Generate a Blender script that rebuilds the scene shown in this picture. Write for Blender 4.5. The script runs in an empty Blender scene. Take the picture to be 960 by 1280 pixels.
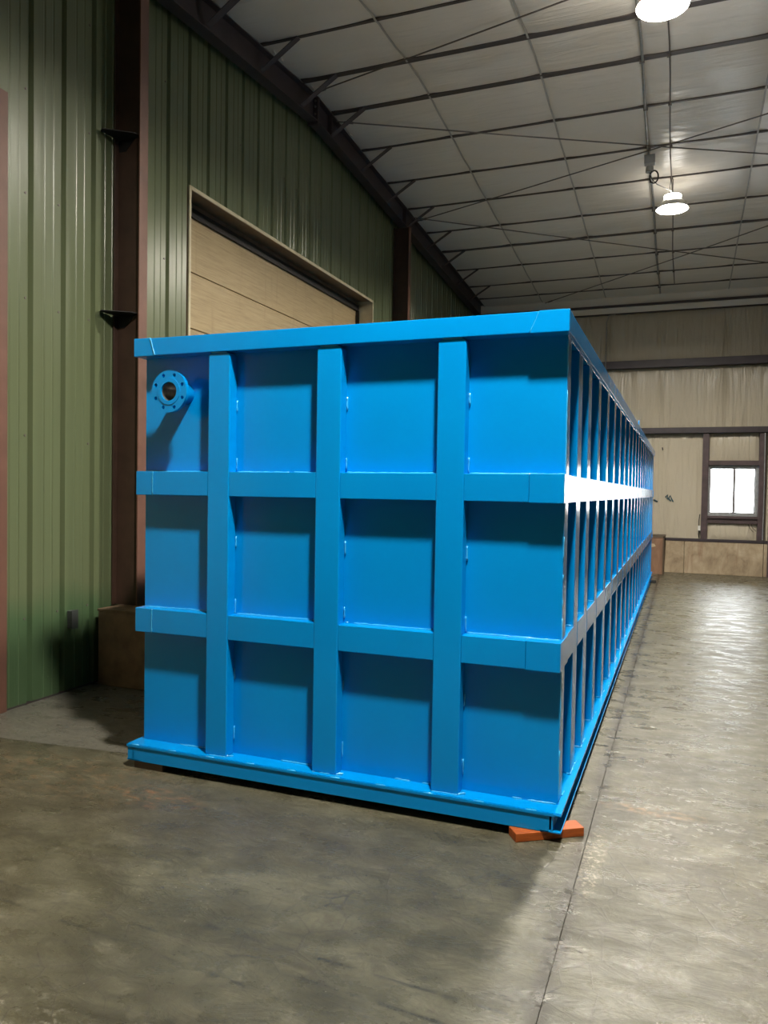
import bpy, bmesh, math, random
from mathutils import Vector, Matrix, noise
random.seed(7)
S = bpy.context.scene
COL = S.collection
PI = math.pi

# ------------------------------------------------------------------ camera
cam_d = bpy.data.cameras.new('camera')
cam = bpy.data.objects.new('camera', cam_d)
COL.objects.link(cam)
S.camera = cam
cam_d.sensor_fit = 'VERTICAL'
cam_d.sensor_height = 36.0
cam_d.sensor_width = 27.0
cam_d.lens = 958.58 / 1280 * 36.0
cam_d.clip_end = 100
_p, _r, _y = (math.radians(a) for a in (-1.6025, 0.9005, 21.1681))
_f = Vector((-math.sin(_y) * math.cos(_p), math.cos(_y) * math.cos(_p), math.sin(_p)))
_rt = Vector((math.cos(_y), math.sin(_y), 0))
_up = _rt.cross(_f)
_r2 = _rt * math.cos(_r) + _up * math.sin(_r)
_u2 = -_rt * math.sin(_r) + _up * math.cos(_r)
_m = Matrix((_r2, _u2, -_f)).transposed().to_4x4()
_m.translation = Vector((0.5165, -3.7103, 1.5908))
cam.matrix_world = _m

# ------------------------------------------------------------------ view, sky, exposure
S.view_settings.view_transform = 'Standard'
S.view_settings.look = 'None'
S.view_settings.gamma = 1.0
S.view_settings.exposure = 0.0
S.view_settings.use_curve_mapping = False
W = bpy.data.worlds.new('sky')
S.world = W
W.use_nodes = True
W.node_tree.nodes['Background'].inputs[0].default_value = (0.93, 0.96, 1.0, 1)
W.node_tree.nodes['Background'].inputs[1].default_value = 19.0     # overcast daylight outside

LAMP_POWER = 2300.0     # strength of each high-bay lens
UPLIGHT = 290.0         # strength of the glowing side band added to light the ceiling

# ------------------------------------------------------------------ material helpers
def new_mat(name, base=(.5, .5, .5), rough=.5, metal=0.0, spec=0.5, coat=0.0, coat_rough=.1):
    m = bpy.data.materials.new(name)
    m.use_nodes = True
    nt = m.node_tree
    b = nt.nodes['Principled BSDF']
    b.inputs['Base Color'].default_value = (*base, 1)
    b.inputs['Roughness'].default_value = rough
    b.inputs['Metallic'].default_value = metal
    b.inputs['Specular IOR Level'].default_value = spec
    b.inputs['Coat Weight'].default_value = coat
    b.inputs['Coat Roughness'].default_value = coat_rough
    return m, nt, b

class N:
    """short node builder"""
    def __init__(s, nt):
        s.nt = nt
        s.tc = nt.nodes.new('ShaderNodeTexCoord')
    def geo(s):
        g = s.nt.nodes.new('ShaderNodeNewGeometry')
        return g.outputs['Position']
    def lk(s, a, b): s.nt.links.new(a, b)
    def mapping(s, src, scale=(1, 1, 1), loc=(0, 0, 0), rot=(0, 0, 0)):
        n = s.nt.nodes.new('ShaderNodeMapping')
        n.inputs['Scale'].default_value = scale
        n.inputs['Location'].default_value = loc
        n.inputs['Rotation'].default_value = rot
        s.lk(src, n.inputs['Vector'])
        return n.outputs[0]
    def noise(s, vec, scale=5, detail=4, rough=.5, dist=0):
        n = s.nt.nodes.new('ShaderNodeTexNoise')
        n.inputs['Scale'].default_value = scale
        n.inputs['Detail'].default_value = detail
        n.inputs['Roughness'].default_value = rough
        n.inputs['Distortion'].default_value = dist
        s.lk(vec, n.inputs['Vector'])
        return n.outputs['Fac']
    def vor(s, vec, scale=5, feature='F1', out='Distance'):
        n = s.nt.nodes.new('ShaderNodeTexVoronoi')
        n.feature = feature
        n.inputs['Scale'].default_value = scale
        s.lk(vec, n.inputs['Vector'])
        return n.outputs[out]
    def ramp(s, fac, stops):
        n = s.nt.nodes.new('ShaderNodeValToRGB')
        el = n.color_ramp.elements
        while len(el) < len(stops): el.new(0.5)
        for e, (p, c) in zip(el, stops):
            e.position = p
            e.color = (*c, 1) if isinstance(c, (tuple, list)) else (c, c, c, 1)
        s.lk(fac, n.inputs[0])
        return n.outputs[0]
    def mix(s, fac, a, b, mode='MIX'):
        n = s.nt.nodes.new('ShaderNodeMix')
        n.data_type = 'RGBA'
        n.blend_type = mode
        for v, i in ((fac, 0), (a, 6), (b, 7)):
            if hasattr(v, 'is_linked') or hasattr(v, 'links'):
                s.lk(v, n.inputs[i])
            elif i == 0: n.inputs[0].default_value = v
            else: n.inputs[i].default_value = (*v, 1)
        return n.outputs[2]
    def math(s, op, a, b=None, c=None, clamp=False):
        n = s.nt.nodes.new('ShaderNodeMath')
        n.operation = op
        n.use_clamp = clamp
        for i, v in enumerate((a, b, c)):
            if v is None: continue
            if hasattr(v, 'links'): s.lk(v, n.inputs[i])
            else: n.inputs[i].default_value = v
        return n.outputs[0]
    def sep(s, v):
        n = s.nt.nodes.new('ShaderNodeSeparateXYZ')
        s.lk(v, n.inputs[0])
        return n.outputs
    def bump(s, h, strength=.3, dist=.01, nrm=None):
        n = s.nt.nodes.new('ShaderNodeBump')
        n.inputs['Strength'].default_value = strength
        n.inputs['Distance'].default_value = dist
        s.lk(h, n.inputs['Height'])
        if nrm is not None: s.lk(nrm, n.inputs['Normal'])
        return n.outputs[0]

def simple(name, base, rough=.5, metal=0, var=.12, scale=6, bump=0.0, bscale=60, spec=.5):
    m, nt, b = new_mat(name, base, rough, metal, spec)
    n = N(nt)
    p = n.geo()
    f = n.noise(p, scale, 5, .6)
    lo = tuple(c * (1 - var) for c in base)
    hi = tuple(min(1, c * (1 + var)) for c in base)
    n.lk(n.ramp(f, [(.3, lo), (.7, hi)]), b.inputs['Base Color'])
    if bump:
        n.lk(n.bump(n.noise(p, bscale, 4), bump, .004), b.inputs['Normal'])
    return m

# --- blue enamel
def mat_blue():
    m, nt, b = new_mat('blue_enamel', (.0, .25, .60), .21, 0, .30, .10, .08)
    n = N(nt)
    p = n.geo()
    f = n.noise(p, 1.7, 4, .5)
    n.lk(n.ramp(f, [(.3, (.0, .235, .64)), (.7, (.0, .265, .70))]), b.inputs['Base Color'])
    h = n.math('ADD', n.math('MULTIPLY', n.noise(p, 3.2, 2), 1.0), n.math('MULTIPLY', n.noise(p, 140, 2), .004))
    n.lk(n.bump(h, .10, .02), b.inputs['Normal'])
    return m
BLUE = mat_blue()
def mat_weld():
    m, nt, b = new_mat('painted_weld_bead', (.04, .42, .80), .18, 0, .6, .5, .08)
    n = N(nt)
    n.lk(n.bump(n.noise(n.geo(), 160, 3), .6, .003), b.inputs['Normal'])
    return m
WELD = mat_weld()
PIPE_IN = simple('bare_pipe_steel', (.32, .31, .29), .32, .8, .3, 40)

BOUNCE_GREY = simple('grey_bounce_damper', (.10, .095, .085), .6)  # unseen inside made grey so no blue light bounces to the ceiling
# --- green ribbed wall
def mat_green():
    m, nt, b = new_mat('green_painted_steel', (.10, .16, .08), .3, 0, .5)
    n = N(nt)
    p = n.geo()
    st = n.noise(n.mapping(p, (9, 9, .12)), 1.6, 3, .5)
    c = n.ramp(st, [(.1, (.112, .135, .070)), (.9, (.132, .158, .084))])
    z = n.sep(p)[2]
    # shade low on the wall painted in as deeper green, its edge uneven
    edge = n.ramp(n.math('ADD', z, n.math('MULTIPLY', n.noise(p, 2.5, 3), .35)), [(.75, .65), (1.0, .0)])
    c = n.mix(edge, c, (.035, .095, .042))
    sp = n.ramp(n.vor(p, 38), [(.06, 1.0), (.10, 0.0)])
    gate = n.ramp(n.noise(p, 9, 2), [(.52, 0.0), (.6, 1.0)])
    lowz = n.ramp(z, [(.25, 1.0), (.6, .0)])
    c = n.mix(n.math('MULTIPLY', n.math('MULTIPLY', sp, gate), lowz), c, (.42, .42, .30))
    n.lk(c, b.inputs['Base Color'])
    h = n.noise(n.mapping(p, (8, 8, .2)), 2.0, 2)
    n.lk(n.bump(h, .12, .015), b.inputs['Normal'])
    return m
GREEN = mat_green()
COLRED_SHADE = simple('shaded_red_primer', (.050, .027, .019), .48, 0, .25, 5, .1)  # shaded copy of the column paint, for web and back flange
COLRED = simple('pink_brown_primer', (.15, .072, .052), .5, 0, .15, 5, .15)  # lit copy of the column paint; also the left door frame
PURL = simple('grey_brown_primer', (.068, .056, .053), .5, 0, .2, 4, .1)
RAFT = simple('dark_primer_steel', (.046, .034, .037), .5, 0, .2, 4, .1)
GIRT = simple('purple_brown_primer', (.030, .021, .028), .5, 0, .25, 4, .1)
POSTM = simple('brown_framing_primer', (.065, .042, .046), .5, 0, .3, 8, .1)
DARKM = simple('black_steel', (.012, .011, .012), .5, 0, .2)
GALV = simple('galvanised_steel', (.33, .34, .35), .4, .6, .2, 20)
CREAM = simple('cream_trim', (.62, .55, .38), .5, 0, .12, 8)
SOFF = simple('shaded_header_steel', (.20, .135, .085), .5, 0, .2, 6)  # shadow under the door header put into the colour
RUBBER = simple('black_rubber', (.012, .012, .012), .7)
ROD = simple('dull_steel_rod', (.16, .14, .13), .5, .4)
ALU = simple('dull_aluminium', (.20, .19, .20), .5, .3)
DKGREY = simple('dark_grey_plastic', (.05, .055, .055), .5)
GREYPL = simple('grey_plastic', (.32, .33, .33), .5)
WHITEPL = simple('white_plastic', (.7, .7, .68), .4)
INK = simple('blue_green_marker', (.02, .07, .10), .7)

def mat_door():
    m, nt, b = new_mat('beige_door_skin', (.52, .42, .25), .5)
    n = N(nt)
    p = n.geo()
    g = n.noise(n.mapping(p, (3, 1.2, 34)), 2.4, 6, .65)
    c = n.ramp(g, [(.28, (.33, .24, .125)), (.5, (.43, .325, .175)), (.72, (.50, .385, .215))])
    st = n.noise(n.mapping(p, (1, 5, .6)), 1.7, 4, .6)
    c = n.mix(n.ramp(st, [(.60, 0.0), (.75, .45)]), c, (.30, .21, .11))
    n.lk(c, b.inputs['Base Color'])
    n.lk(n.bump(g, .25, .004), b.inputs['Normal'])
    return m
DOORM = mat_door()

def mat_vinyl(name, base, wr=(2, 9, 2), strength=.5, rough=.32, dist=.03):
    m, nt, b = new_mat(name, base, rough, 0, .45)
    n = N(nt)
    p = n.geo()
    f = n.noise(p, .9, 5, .6)
    lo = tuple(c * .88 for c in base)
    n.lk(n.ramp(f, [(.1, lo), (.9, base)]), b.inputs['Base Color'])
    w = n.noise(n.mapping(p, wr), 1.3, 4, .55, .6)
    w2 = n.noise(p, 26, 2)
    h = n.math('ADD', w, n.math('MULTIPLY', w2, .05))
    n.lk(n.bump(h, strength, dist), b.inputs['Normal'])
    return m
VINYL = mat_vinyl('ceiling_vinyl', (.82, .775, .70), (1.0, 7, 1), .5)
WVINYL = mat_vinyl('wall_vinyl', (.52, .465, .365), (9, 9, .6), .9, .27, .04)
TAPE = simple('seam_tape', (.40, .38, .35), .4)

def mat_floor(name, tone=1.0, grey=0.0):
    m, nt, b = new_mat(name, (.2, .2, .16), .4, 0, .5)
    n = N(nt)
    p = n.geo()
    big = n.noise(p, .55, 5, .6, .8)
    med = n.noise(n.mapping(p, (1.0, 1.7, 1), rot=(0, 0, -.35)), 2.1, 9, .68, .5)
    mid = n.noise(n.mapping(p, (1.0, 1.3, 1), loc=(4, 2, 0)), 7.5, 8, .7, .3)
    fine = n.noise(p, 42, 6, .75)
    c = n.ramp(med, [(.28, (.034, .030, .017)), (.44, (.082, .075, .046)), (.56, (.122, .114, .074)), (.72, (.195, .184, .128))])
    c = n.mix(n.ramp(big, [(.35, 0.0), (.7, .5)]), c, (.098, .099, .075))
    c = n.mix(n.ramp(mid, [(.34, .55), (.48, 0.0)]), c, (.048, .043, .029))
    c = n.mix(n.ramp(mid, [(.56, 0.0), (.70, .40)]), c, (.25, .232, .175))
    c = n.mix(n.ramp(fine, [(.34, .5), (.55, 0.0)]), c, (.045, .04, .027))
    # dirt packed along the long joint, uneven in width
    sx0 = n.sep(p)
    jd = n.math('ABSOLUTE', n.math('SUBTRACT', n.math('ADD', sx0[0], n.math('MULTIPLY', n.math('SUBTRACT', n.noise(p, 3.5, 4), .5), .05)), .135))
    jd = n.math('ADD', jd, n.math('MULTIPLY', n.math('SUBTRACT', n.noise(p, 22, 5), .5), .035))
    c = n.mix(n.math('MULTIPLY', n.ramp(jd, [(.016, 1.0), (.055, 0.0)]), .85), c, (.040, .034, .022))
    yd = n.math('ABSOLUTE', n.math('SUBTRACT', n.math('ADD', sx0[1], n.math('MULTIPLY', n.math('SUBTRACT', n.noise(p, 5, 4), .5), .03)), 1.42))
    c = n.mix(n.math('MULTIPLY', n.ramp(yd, [(.006, 1.0), (.022, 0.0)]), .75), c, (.035, .030, .020))
    # crazing cracks in patches
    cr = n.vor(n.mapping(p, (1, 1, 1)), 6.5, 'DISTANCE_TO_EDGE')
    wob = n.math('ADD', cr, n.math('MULTIPLY', n.noise(p, 12, 3), .08))
    crm = n.ramp(wob, [(.045, 1.0), (.07, 0.0)])
    cg = n.ramp(n.noise(p, .9, 2), [(.42, 0.0), (.58, .6)])
    crk = n.math('MULTIPLY', crm, cg)
    c = n.mix(crk, c, (.06, .055, .045))
    # hairline shrinkage lines over larger cells
    cr2 = n.vor(n.mapping(n.mapping(p, (1, 1, 1)), (1.0, 1.4, 1), loc=(3, 1, 0)), 1.15, 'DISTANCE_TO_EDGE')
    c2 = n.ramp(n.math('ADD', cr2, n.math('MULTIPLY', n.noise(p, 7, 4), .05)), [(.028, .5), (.038, 0.0)])
    c = n.mix(n.math('MULTIPLY', c2, .6), c, (.07, .06, .05))
    # white paint specks and chalky scuffs
    spk = n.ramp(n.vor(p, 26), [(.05, 1.0), (.085, 0.0)])
    sg = n.ramp(n.noise(p, 2.2, 3), [(.55, 0.0), (.66, 1.0)])
    c = n.mix(n.math('MULTIPLY', spk, sg), c, (.55, .52, .45))
    sx = n.sep(p)
    def blot(cx, cy, rx, ry):
        dx = n.math('DIVIDE', n.math('SUBTRACT', sx[0], cx), rx)
        dy = n.math('DIVIDE', n.math('SUBTRACT', sx[1], cy), ry)
        r2 = n.math('ADD', n.math('MULTIPLY', dx, dx), n.math('MULTIPLY', dy, dy))
        return n.ramp(r2, [(.0, 1.0), (1.0, 0.0)])
    tex = n.ramp(n.noise(n.mapping(p, (1, 2, 1)), 15, 6, .7), [(.50, 0.0), (.62, 1.0)])
    tex2 = n.ramp(n.noise(p, 45, 5, .7), [(.5, 0.0), (.6, 1.0)])
    c = n.mix(n.math('MULTIPLY', n.math('MULTIPLY', blot(.19, -.22, .06, .42), tex2), .8), c, (.55, .50, .40))
    c = n.mix(n.math('MULTIPLY', n.math('MULTIPLY', blot(-1.45, -1.98, .34, .2), n.math('MULTIPLY', tex2, tex)), .6), c, (.45, .43, .36))
    c = n.mix(n.math('MULTIPLY', n.math('MULTIPLY', blot(.42, .45, .30, .07), tex), .7), c, (.48, .29, .15))
    c = n.mix(n.math('MULTIPLY', n.math('MULTIPLY', blot(-2.05, -.42, .35, .14), tex), .75), c, (.40, .20, .09))
    c = n.mix(n.math('MULTIPLY', n.math('MULTIPLY', blot(-2.7, -.35, .9, .35), tex), .45), c, (.30, .19, .10))
    c = n.mix(n.math('MULTIPLY', blot(-1.9, -.55, 1.6, .42), .35), c, (.075, .06, .042))
    # rubber scuff tracks
    for (x1, y1, x2, y2) in ((-2.1, -1.36, .2, -1.50), (-1.25, -1.30, .05, -1.36), (-2.0, -1.46, -.6, -1.57)):
        L = math.hypot(x2 - x1, y2 - y1)
        ux, uy = (x2 - x1) / L, (y2 - y1) / L
        rx = n.math('SUBTRACT', sx[0], x1)
        ry = n.math('SUBTRACT', sx[1], y1)
        dist = n.math('ABSOLUTE', n.math('ADD', n.math('MULTIPLY', rx, -uy), n.math('MULTIPLY', ry, ux)))
        along = n.math('ADD', n.math('MULTIPLY', rx, ux), n.math('MULTIPLY', ry, uy))
        ok = n.math('MULTIPLY', n.math('GREATER_THAN', along, 0.0), n.math('LESS_THAN', along, L))
        ln = n.ramp(n.math('ADD', dist, n.math('MULTIPLY', n.noise(p, 30, 3), .012)), [(.009, 1.0), (.016, 0.0)])
        gap = n.ramp(n.noise(p, 10, 3), [(.46, 0.0), (.54, 1.0)])
        c = n.mix(n.math('MULTIPLY', n.math('MULTIPLY', ln, ok), n.math('MULTIPLY', gap, .65)), c, (.03, .03, .027))
    if grey:
        g = n.ramp(med, [(.3, (.12, .115, .10)), (.7, (.16, .155, .135))])
        c = n.mix(grey, c, g)
    if tone != 1.0:
        c = n.mix(1.0, c, (tone, tone, tone), 'MULTIPLY')
    n.lk(c, b.inputs['Base Color'])
    r = n.ramp(n.noise(n.mapping(p, (1.0, 1.6, 1), loc=(7, 0, 0)), 5.0, 7, .7), [(.36, .15), (.62, .50)])
    n.lk(r, b.inputs['Roughness'])
    w = n.noise(n.mapping(p, (1.0, 2.1, 1), rot=(0, 0, -.3)), 4.5, 8, .66, .5)
    h = n.math('ADD', w, n.math('MULTIPLY', fine, .10))
    h = n.math('SUBTRACT', h, n.math('MULTIPLY', crk, .1))
    n.lk(n.bump(h, .55, .018), b.inputs['Normal'])
    return m
FLOORM = mat_floor('worn_concrete', .88)
FLOORG = mat_floor('smooth_grey_concrete', 1.0, .8)
DIRT = simple('joint_dirt', (.035, .03, .022), .9, 0, .4, 20)

def mat_knee():
    m, nt, b = new_mat('stained_concrete', (.35, .27, .19), .6)
    n = N(nt)
    p = n.geo()
    f = n.noise(n.mapping(p, (1, 1, .6)), 3.5, 7, .7, .5)
    c = n.ramp(f, [(.25, (.17, .12, .075)), (.5, (.36, .28, .185)), (.75, (.52, .43, .31))])
    s = n.ramp(n.noise(n.mapping(p, (5, 5, .5)), 2, 4), [(.55, 0.0), (.7, .5)])
    c = n.mix(s, c, (.20, .10, .055))
    n.lk(c, b.inputs['Base Color'])
    n.lk(n.bump(f, .3, .01), b.inputs['Normal'])
    return m
KNEE = mat_knee()
PLINTH = simple('dusty_beige_concrete', (.20, .135, .085), .8, 0, .3, 7, .4)

def mat_wood(name, a, b_, scale=(2, 20, 20), rough=.55):
    m, nt, b = new_mat(name, a, rough)
    n = N(nt)
    p = n.mapping(n.tc.outputs['Object'], scale)
    f = n.noise(p, 2.4, 6, .65, .4)
    n.lk(n.ramp(f, [(.3, a), (.7, b_)]), b.inputs['Base Color'])
    n.lk(n.bump(f, .5, .004), b.inputs['Normal'])
    return m
ORANGE = mat_wood('orange_painted_timber', (.25, .048, .006), (.46, .105, .012), (4, 40, 40))
PLY = mat_wood('red_brown_plywood', (.16, .085, .05), (.27, .155, .095), (3, 3, 1))
PALEW = simple('pale_torn_patch', (.50, .40, .26), .7)
TIMBER = mat_wood('dark_timber', (.05, .035, .02), (.09, .06, .035), (3, 20, 20))

def emis(name, col, st):
    m = bpy.data.materials.new(name)
    m.use_nodes = True
    nt = m.node_tree
    nt.nodes.remove(nt.nodes['Principled BSDF'])
    e = nt.nodes.new('ShaderNodeEmission')
    e.inputs[0].default_value = (*col, 1)
    e.inputs[1].default_value = st
    nt.links.new(e.outputs[0], nt.nodes['Material Output'].inputs[0])
    return m
REFL = simple('white_reflector', (.75, .75, .73), .4)
LENS = emis('lit_lamp_lens', (1.0, .93, .80), LAMP_POWER)

def mat_glass():
    m = bpy.data.materials.new('window_glass')
    m.use_nodes = True
    nt = m.node_tree
    nt.nodes.remove(nt.nodes['Principled BSDF'])
    t = nt.nodes.new('ShaderNodeBsdfTransparent')
    t.inputs[0].default_value = (.95, .96, .95, 1)
    g = nt.nodes.new('ShaderNodeBsdfGlossy')
    g.inputs['Roughness'].default_value = .02
    fr = nt.nodes.new('ShaderNodeFresnel')
    mx = nt.nodes.new('ShaderNodeMixShader')
    nt.links.new(fr.outputs[0], mx.inputs[0])
    nt.links.new(t.outputs[0], mx.inputs[1])
    nt.links.new(g.outputs[0], mx.inputs[2])
    nt.links.new(mx.outputs[0], nt.nodes['Material Output'].inputs[0])
    return m
GLASS = mat_glass()
LENS_DIM = emis('lit_dimmed_lamp_lens', (1.0, .93, .80), LAMP_POWER * .68)  # same lens, turned down to darken the floor near it
FILL_GLOW = emis('added_ceiling_glow', (1.0, .93, .82), UPLIGHT)  # glow added round the lamps to brighten the ceiling
FILL_GLOW_DIM = emis('dimmed_ceiling_glow', (1.0, .93, .82), UPLIGHT * .22)  # same added glow, turned down to avoid a bright ceiling spot

# ------------------------------------------------------------------ geometry helpers
def empty(name, loc=(0, 0, 0), label=None, cat=None, group=None, kind=None):
    o = bpy.data.objects.new(name, None)
    COL.objects.link(o)
    o.location = loc
    o.empty_display_size = .2
    tag(o, label, cat, group, kind)
    return o

def tag(o, label=None, cat=None, group=None, kind=None):
    if label: o['label'] = label
    if cat: o['category'] = cat
    if group: o['group'] = group
    if kind: o['kind'] = kind
    return o

def link(name, me, mat, parent=None, smooth=False, world=True):
    """me is given in world coordinates when it has a parent whose origin is elsewhere"""
    o = bpy.data.objects.new(name, me)
    COL.objects.link(o)
    if mat is not None:
        for mm in (mat if isinstance(mat, (list, tuple)) else [mat]):
            me.materials.append(mm)
    if parent is not None:
        o.parent = parent
        if world:
            off = Vector((0, 0, 0))
            q = parent
            while q is not None:
                off += q.location
                q = q.parent
            me.transform(Matrix.Translation(-off))
    if smooth:
        for pl in me.polygons: pl.use_smooth = True
    return o

class B:
    def __init__(s): s.bm = bmesh.new()
    def box(s, x0, x1, y0, y1, z0, z1, mi=0):
        if x0 > x1: x0, x1 = x1, x0
        if y0 > y1: y0, y1 = y1, y0
        if z0 > z1: z0, z1 = z1, z0
        v = [s.bm.verts.new(c) for c in ((x0, y0, z0), (x1, y0, z0), (x1, y1, z0), (x0, y1, z0), (x0, y0, z1), (x1, y0, z1), (x1, y1, z1), (x0, y1, z1))]
        for f in ((0, 3, 2, 1), (4, 5, 6, 7), (0, 1, 5, 4), (1, 2, 6, 5), (2, 3, 7, 6), (3, 0, 4, 7)):
            s.bm.faces.new([v[i] for i in f]).material_index = mi
        return s
    def hexa(s, pts, mi=0):
        v = [s.bm.verts.new(c) for c in pts]
        for f in ((0, 3, 2, 1), (4, 5, 6, 7), (0, 1, 5, 4), (1, 2, 6, 5), (2, 3, 7, 6), (3, 0, 4, 7)):
            s.bm.faces.new([v[i] for i in f]).material_index = mi
        return s
    def prism(s, poly, axis, a, b):
        """poly: 2-D outline; axis: extrusion axis; other two coordinates in xyz order"""
        def mk(p, t):
            return {0: (t, p[0], p[1]), 1: (p[0], t, p[1]), 2: (p[0], p[1], t)}[axis]
        va = [s.bm.verts.new(mk(p, a)) for p in poly]
        vb = [s.bm.verts.new(mk(p, b)) for p in poly]
        n = len(poly)
        s.bm.faces.new(va)
        s.bm.faces.new(list(reversed(vb)))
        for i in range(n):
            s.bm.faces.new((va[i], vb[i], vb[(i + 1) % n], va[(i + 1) % n]))
        return s
    def tube(s, pts, r, seg=8, jit=0.0):
        pts = [Vector(p) for p in pts]
        rings = []
        for i, p in enumerate(pts):
            d = (pts[min(i + 1, len(pts) - 1)] - pts[max(i - 1, 0)]).normalized()
            a = d.orthogonal().normalized() if i == 0 else (prev - d * prev.dot(d)).normalized()
            prev = a
            bb = d.cross(a)
            rr = (r[i] if isinstance(r, (list, tuple)) else r) * (1 + random.uniform(-jit, jit))
            rings.append([s.bm.verts.new(p + (a * math.cos(t) + bb * math.sin(t)) * rr) for t in (2 * PI * k / seg for k in range(seg))])
        for q in range(len(rings) - 1):
            for k in range(seg):
                s.bm.faces.new((rings[q][k], rings[q][(k + 1) % seg], rings[q + 1][(k + 1) % seg], rings[q + 1][k]))
        s.bm.faces.new(list(reversed(rings[0])))
        s.bm.faces.new(rings[-1])
        return s
    def lathe(s, prof, c, axis='Z', seg=32):
        """closed ring when first and last point coincide"""
        rings = []
        for (r, h) in prof:
            ring = []
            for k in range(seg):
                t = 2 * PI * k / seg
                if axis == 'Z': q = (c[0] + r * math.cos(t), c[1] + r * math.sin(t), c[2] + h)
                else: q = (c[0] + r * math.cos(t), c[1] + h, c[2] + r * math.sin(t))
                ring.append(s.bm.verts.new(q))
            rings.append(ring)
        for a, b in zip(rings, rings[1:]):
            for k in range(seg):
                s.bm.faces.new((a[k], a[(k + 1) % seg], b[(k + 1) % seg], b[k]))
        return s
    def done(s, name, mat, parent=None, bevel=0.0, smooth=False, seg=2):
        bmesh.ops.recalc_face_normals(s.bm, faces=s.bm.faces)
        me = bpy.data.meshes.new(name)
        s.bm.to_mesh(me)
        s.bm.free()
        o = link(name, me, mat, parent, smooth)
        if bevel:
            md = o.modifiers.new('bevel', 'BEVEL')
            md.width = bevel
            md.segments = seg
            md.limit_method = 'ANGLE'
            md.angle_limit = math.radians(40)
            for pl in me.polygons: pl.use_smooth = True
            w = o.modifiers.new('wn', 'WEIGHTED_NORMAL')
            w.keep_sharp = True
        return o

def box(name, x0, x1, y0, y1, z0, z1, mat, parent=None, bevel=0.0):
    return B().box(x0, x1, y0, y1, z0, z1).done(name, mat, parent, bevel)

def plate_with_holes(y0, y1, outer, holes):
    """a flat plate in the xz plane, thick from y0 to y1, with round holes cut through"""
    bm = bmesh.new()
    edges = []
    for loop in [outer] + holes:
        vs = [bm.verts.new((p[0], y0, p[1])) for p in loop]
        for i in range(len(vs)):
            edges.append(bm.edges.new((vs[i], vs[(i + 1) % len(vs)])))
    r = bmesh.ops.triangle_fill(bm, use_beauty=True, use_dissolve=False, edges=edges)
    faces = [g for g in r['geom'] if isinstance(g, bmesh.types.BMFace)]
    ex = bmesh.ops.extrude_face_region(bm, geom=faces)
    for g in ex['geom']:
        if isinstance(g, bmesh.types.BMVert): g.co.y = y1
    return bm

def circle(cx, cz, r, n, ph=0.0):
    return [(cx + r * math.cos(2 * PI * k / n + ph), cz + r * math.sin(2 * PI * k / n + ph)) for k in range(n)]

# ------------------------------------------------------------------ dimensions
ZF = -.045           # floor
WX = -4.0            # left wall face
YB, YFAR = -9.0, 13.75
XR = 12.0
RY = 4.95            # ridge
def zr(y):           # underside of the purlins
    return 6.45 - (.07 * (y - RY) if y > RY else .085 * (RY - y))

# ------------------------------------------------------------------ floor
floor = empty('floor', (0, 0, ZF), kind='structure')
box('joint_bed', -5.2, XR, YB, YFAR + .2, ZF - .2, ZF - .012, DIRT, floor)
jx = [-5.2, .14, 4.9, 9.6, XR]
jy = [YB, -3.2, 1.42, 6.04, 10.66, YFAR + .2]
g = .003
PX0, PX1, PY0 = -5.2, -2.55, 0.0
for i in range(len(jx) - 1):
    for k in range(len(jy) - 1):
        x0, x1, y0, y1 = jx[i] + .0018, jx[i + 1] - .0018, jy[k] + g, jy[k + 1] - g
        bb = B()
        if i == 0 and k == 1:
            # L-shaped slab round the smoother grey patch along the wall
            bb.prism([(x0, y0), (x1, y0), (x1, y1), (PX1 + .004, y1), (PX1 + .004, .075), (x0, -.19)], 2, ZF - .012, ZF)
        elif i == 0 and k > 1:
            bb.box(PX1 + .004, x1, y0, y1, ZF - .012, ZF)
        else:
            bb.box(x0, x1, y0, y1, ZF - .012, ZF)
        bb.done('slab', FLOORM, floor)
B().prism([(PX0, -.18), (PX1 - .004, .08), (PX1 - .004, YFAR + .2), (PX0, YFAR + .2)], 2, ZF - .012, ZF).done('slab', FLOORG, floor)

# ------------------------------------------------------------------ ribbed wall panels
PITCH = .322
def rib_profile(y0, n):
    """(y, depth) outline; ribs are grooves seen from inside"""
    pts = []
    for k in range(n):
        a = y0 + k * PITCH
        pts += [(a, 0), (a + .092, 0), (a + .098, .005), (a + .108, .005), (a + .114, 0),
                (a + .178, 0), (a + .184, .005), (a + .194, .005), (a + .200, 0),
                (a + .268, 0), (a + .283, .034), (a + .307, .034)]
    pts.append((y0 + n * PITCH, 0))
    return pts

def ribbed(name, y0, n, z0, ztop, parent):
    """ztop: a function of y. Groove end of each pitch lies at +.268 .. +.322"""
    bm = bmesh.new()
    prof = rib_profile(y0, n)
    lo, hi, lb, hb = [], [], [], []
    for (y, d) in prof:
        lo.append(bm.verts.new((WX - d, y, z0)))
        hi.append(bm.verts.new((WX - d, y, ztop(y))))
        lb.append(bm.verts.new((WX - d - .002, y, z0)))
        hb.append(bm.verts.new((WX - d - .002, y, ztop(y))))
    for i in range(len(prof) - 1):
        bm.faces.new((lo[i], lo[i + 1], hi[i + 1], hi[i]))
        bm.faces.new((lb[i + 1], lb[i], hb[i], hb[i + 1]))
    me = bpy.data.meshes.new(name)
    bmesh.ops.recalc_face_normals(bm, faces=bm.faces)
    bm.to_mesh(me)
    bm.free()
    return link(name, me, GREEN, parent)

wl = empty('wall_left', (WX, 0, ZF), kind='structure')
top = lambda y: zr(y) + .12
DY0, DY1, DZ = 2.61, 7.30, 4.51
y = .43 - .268 - PITCH * 0 - .0
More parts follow.
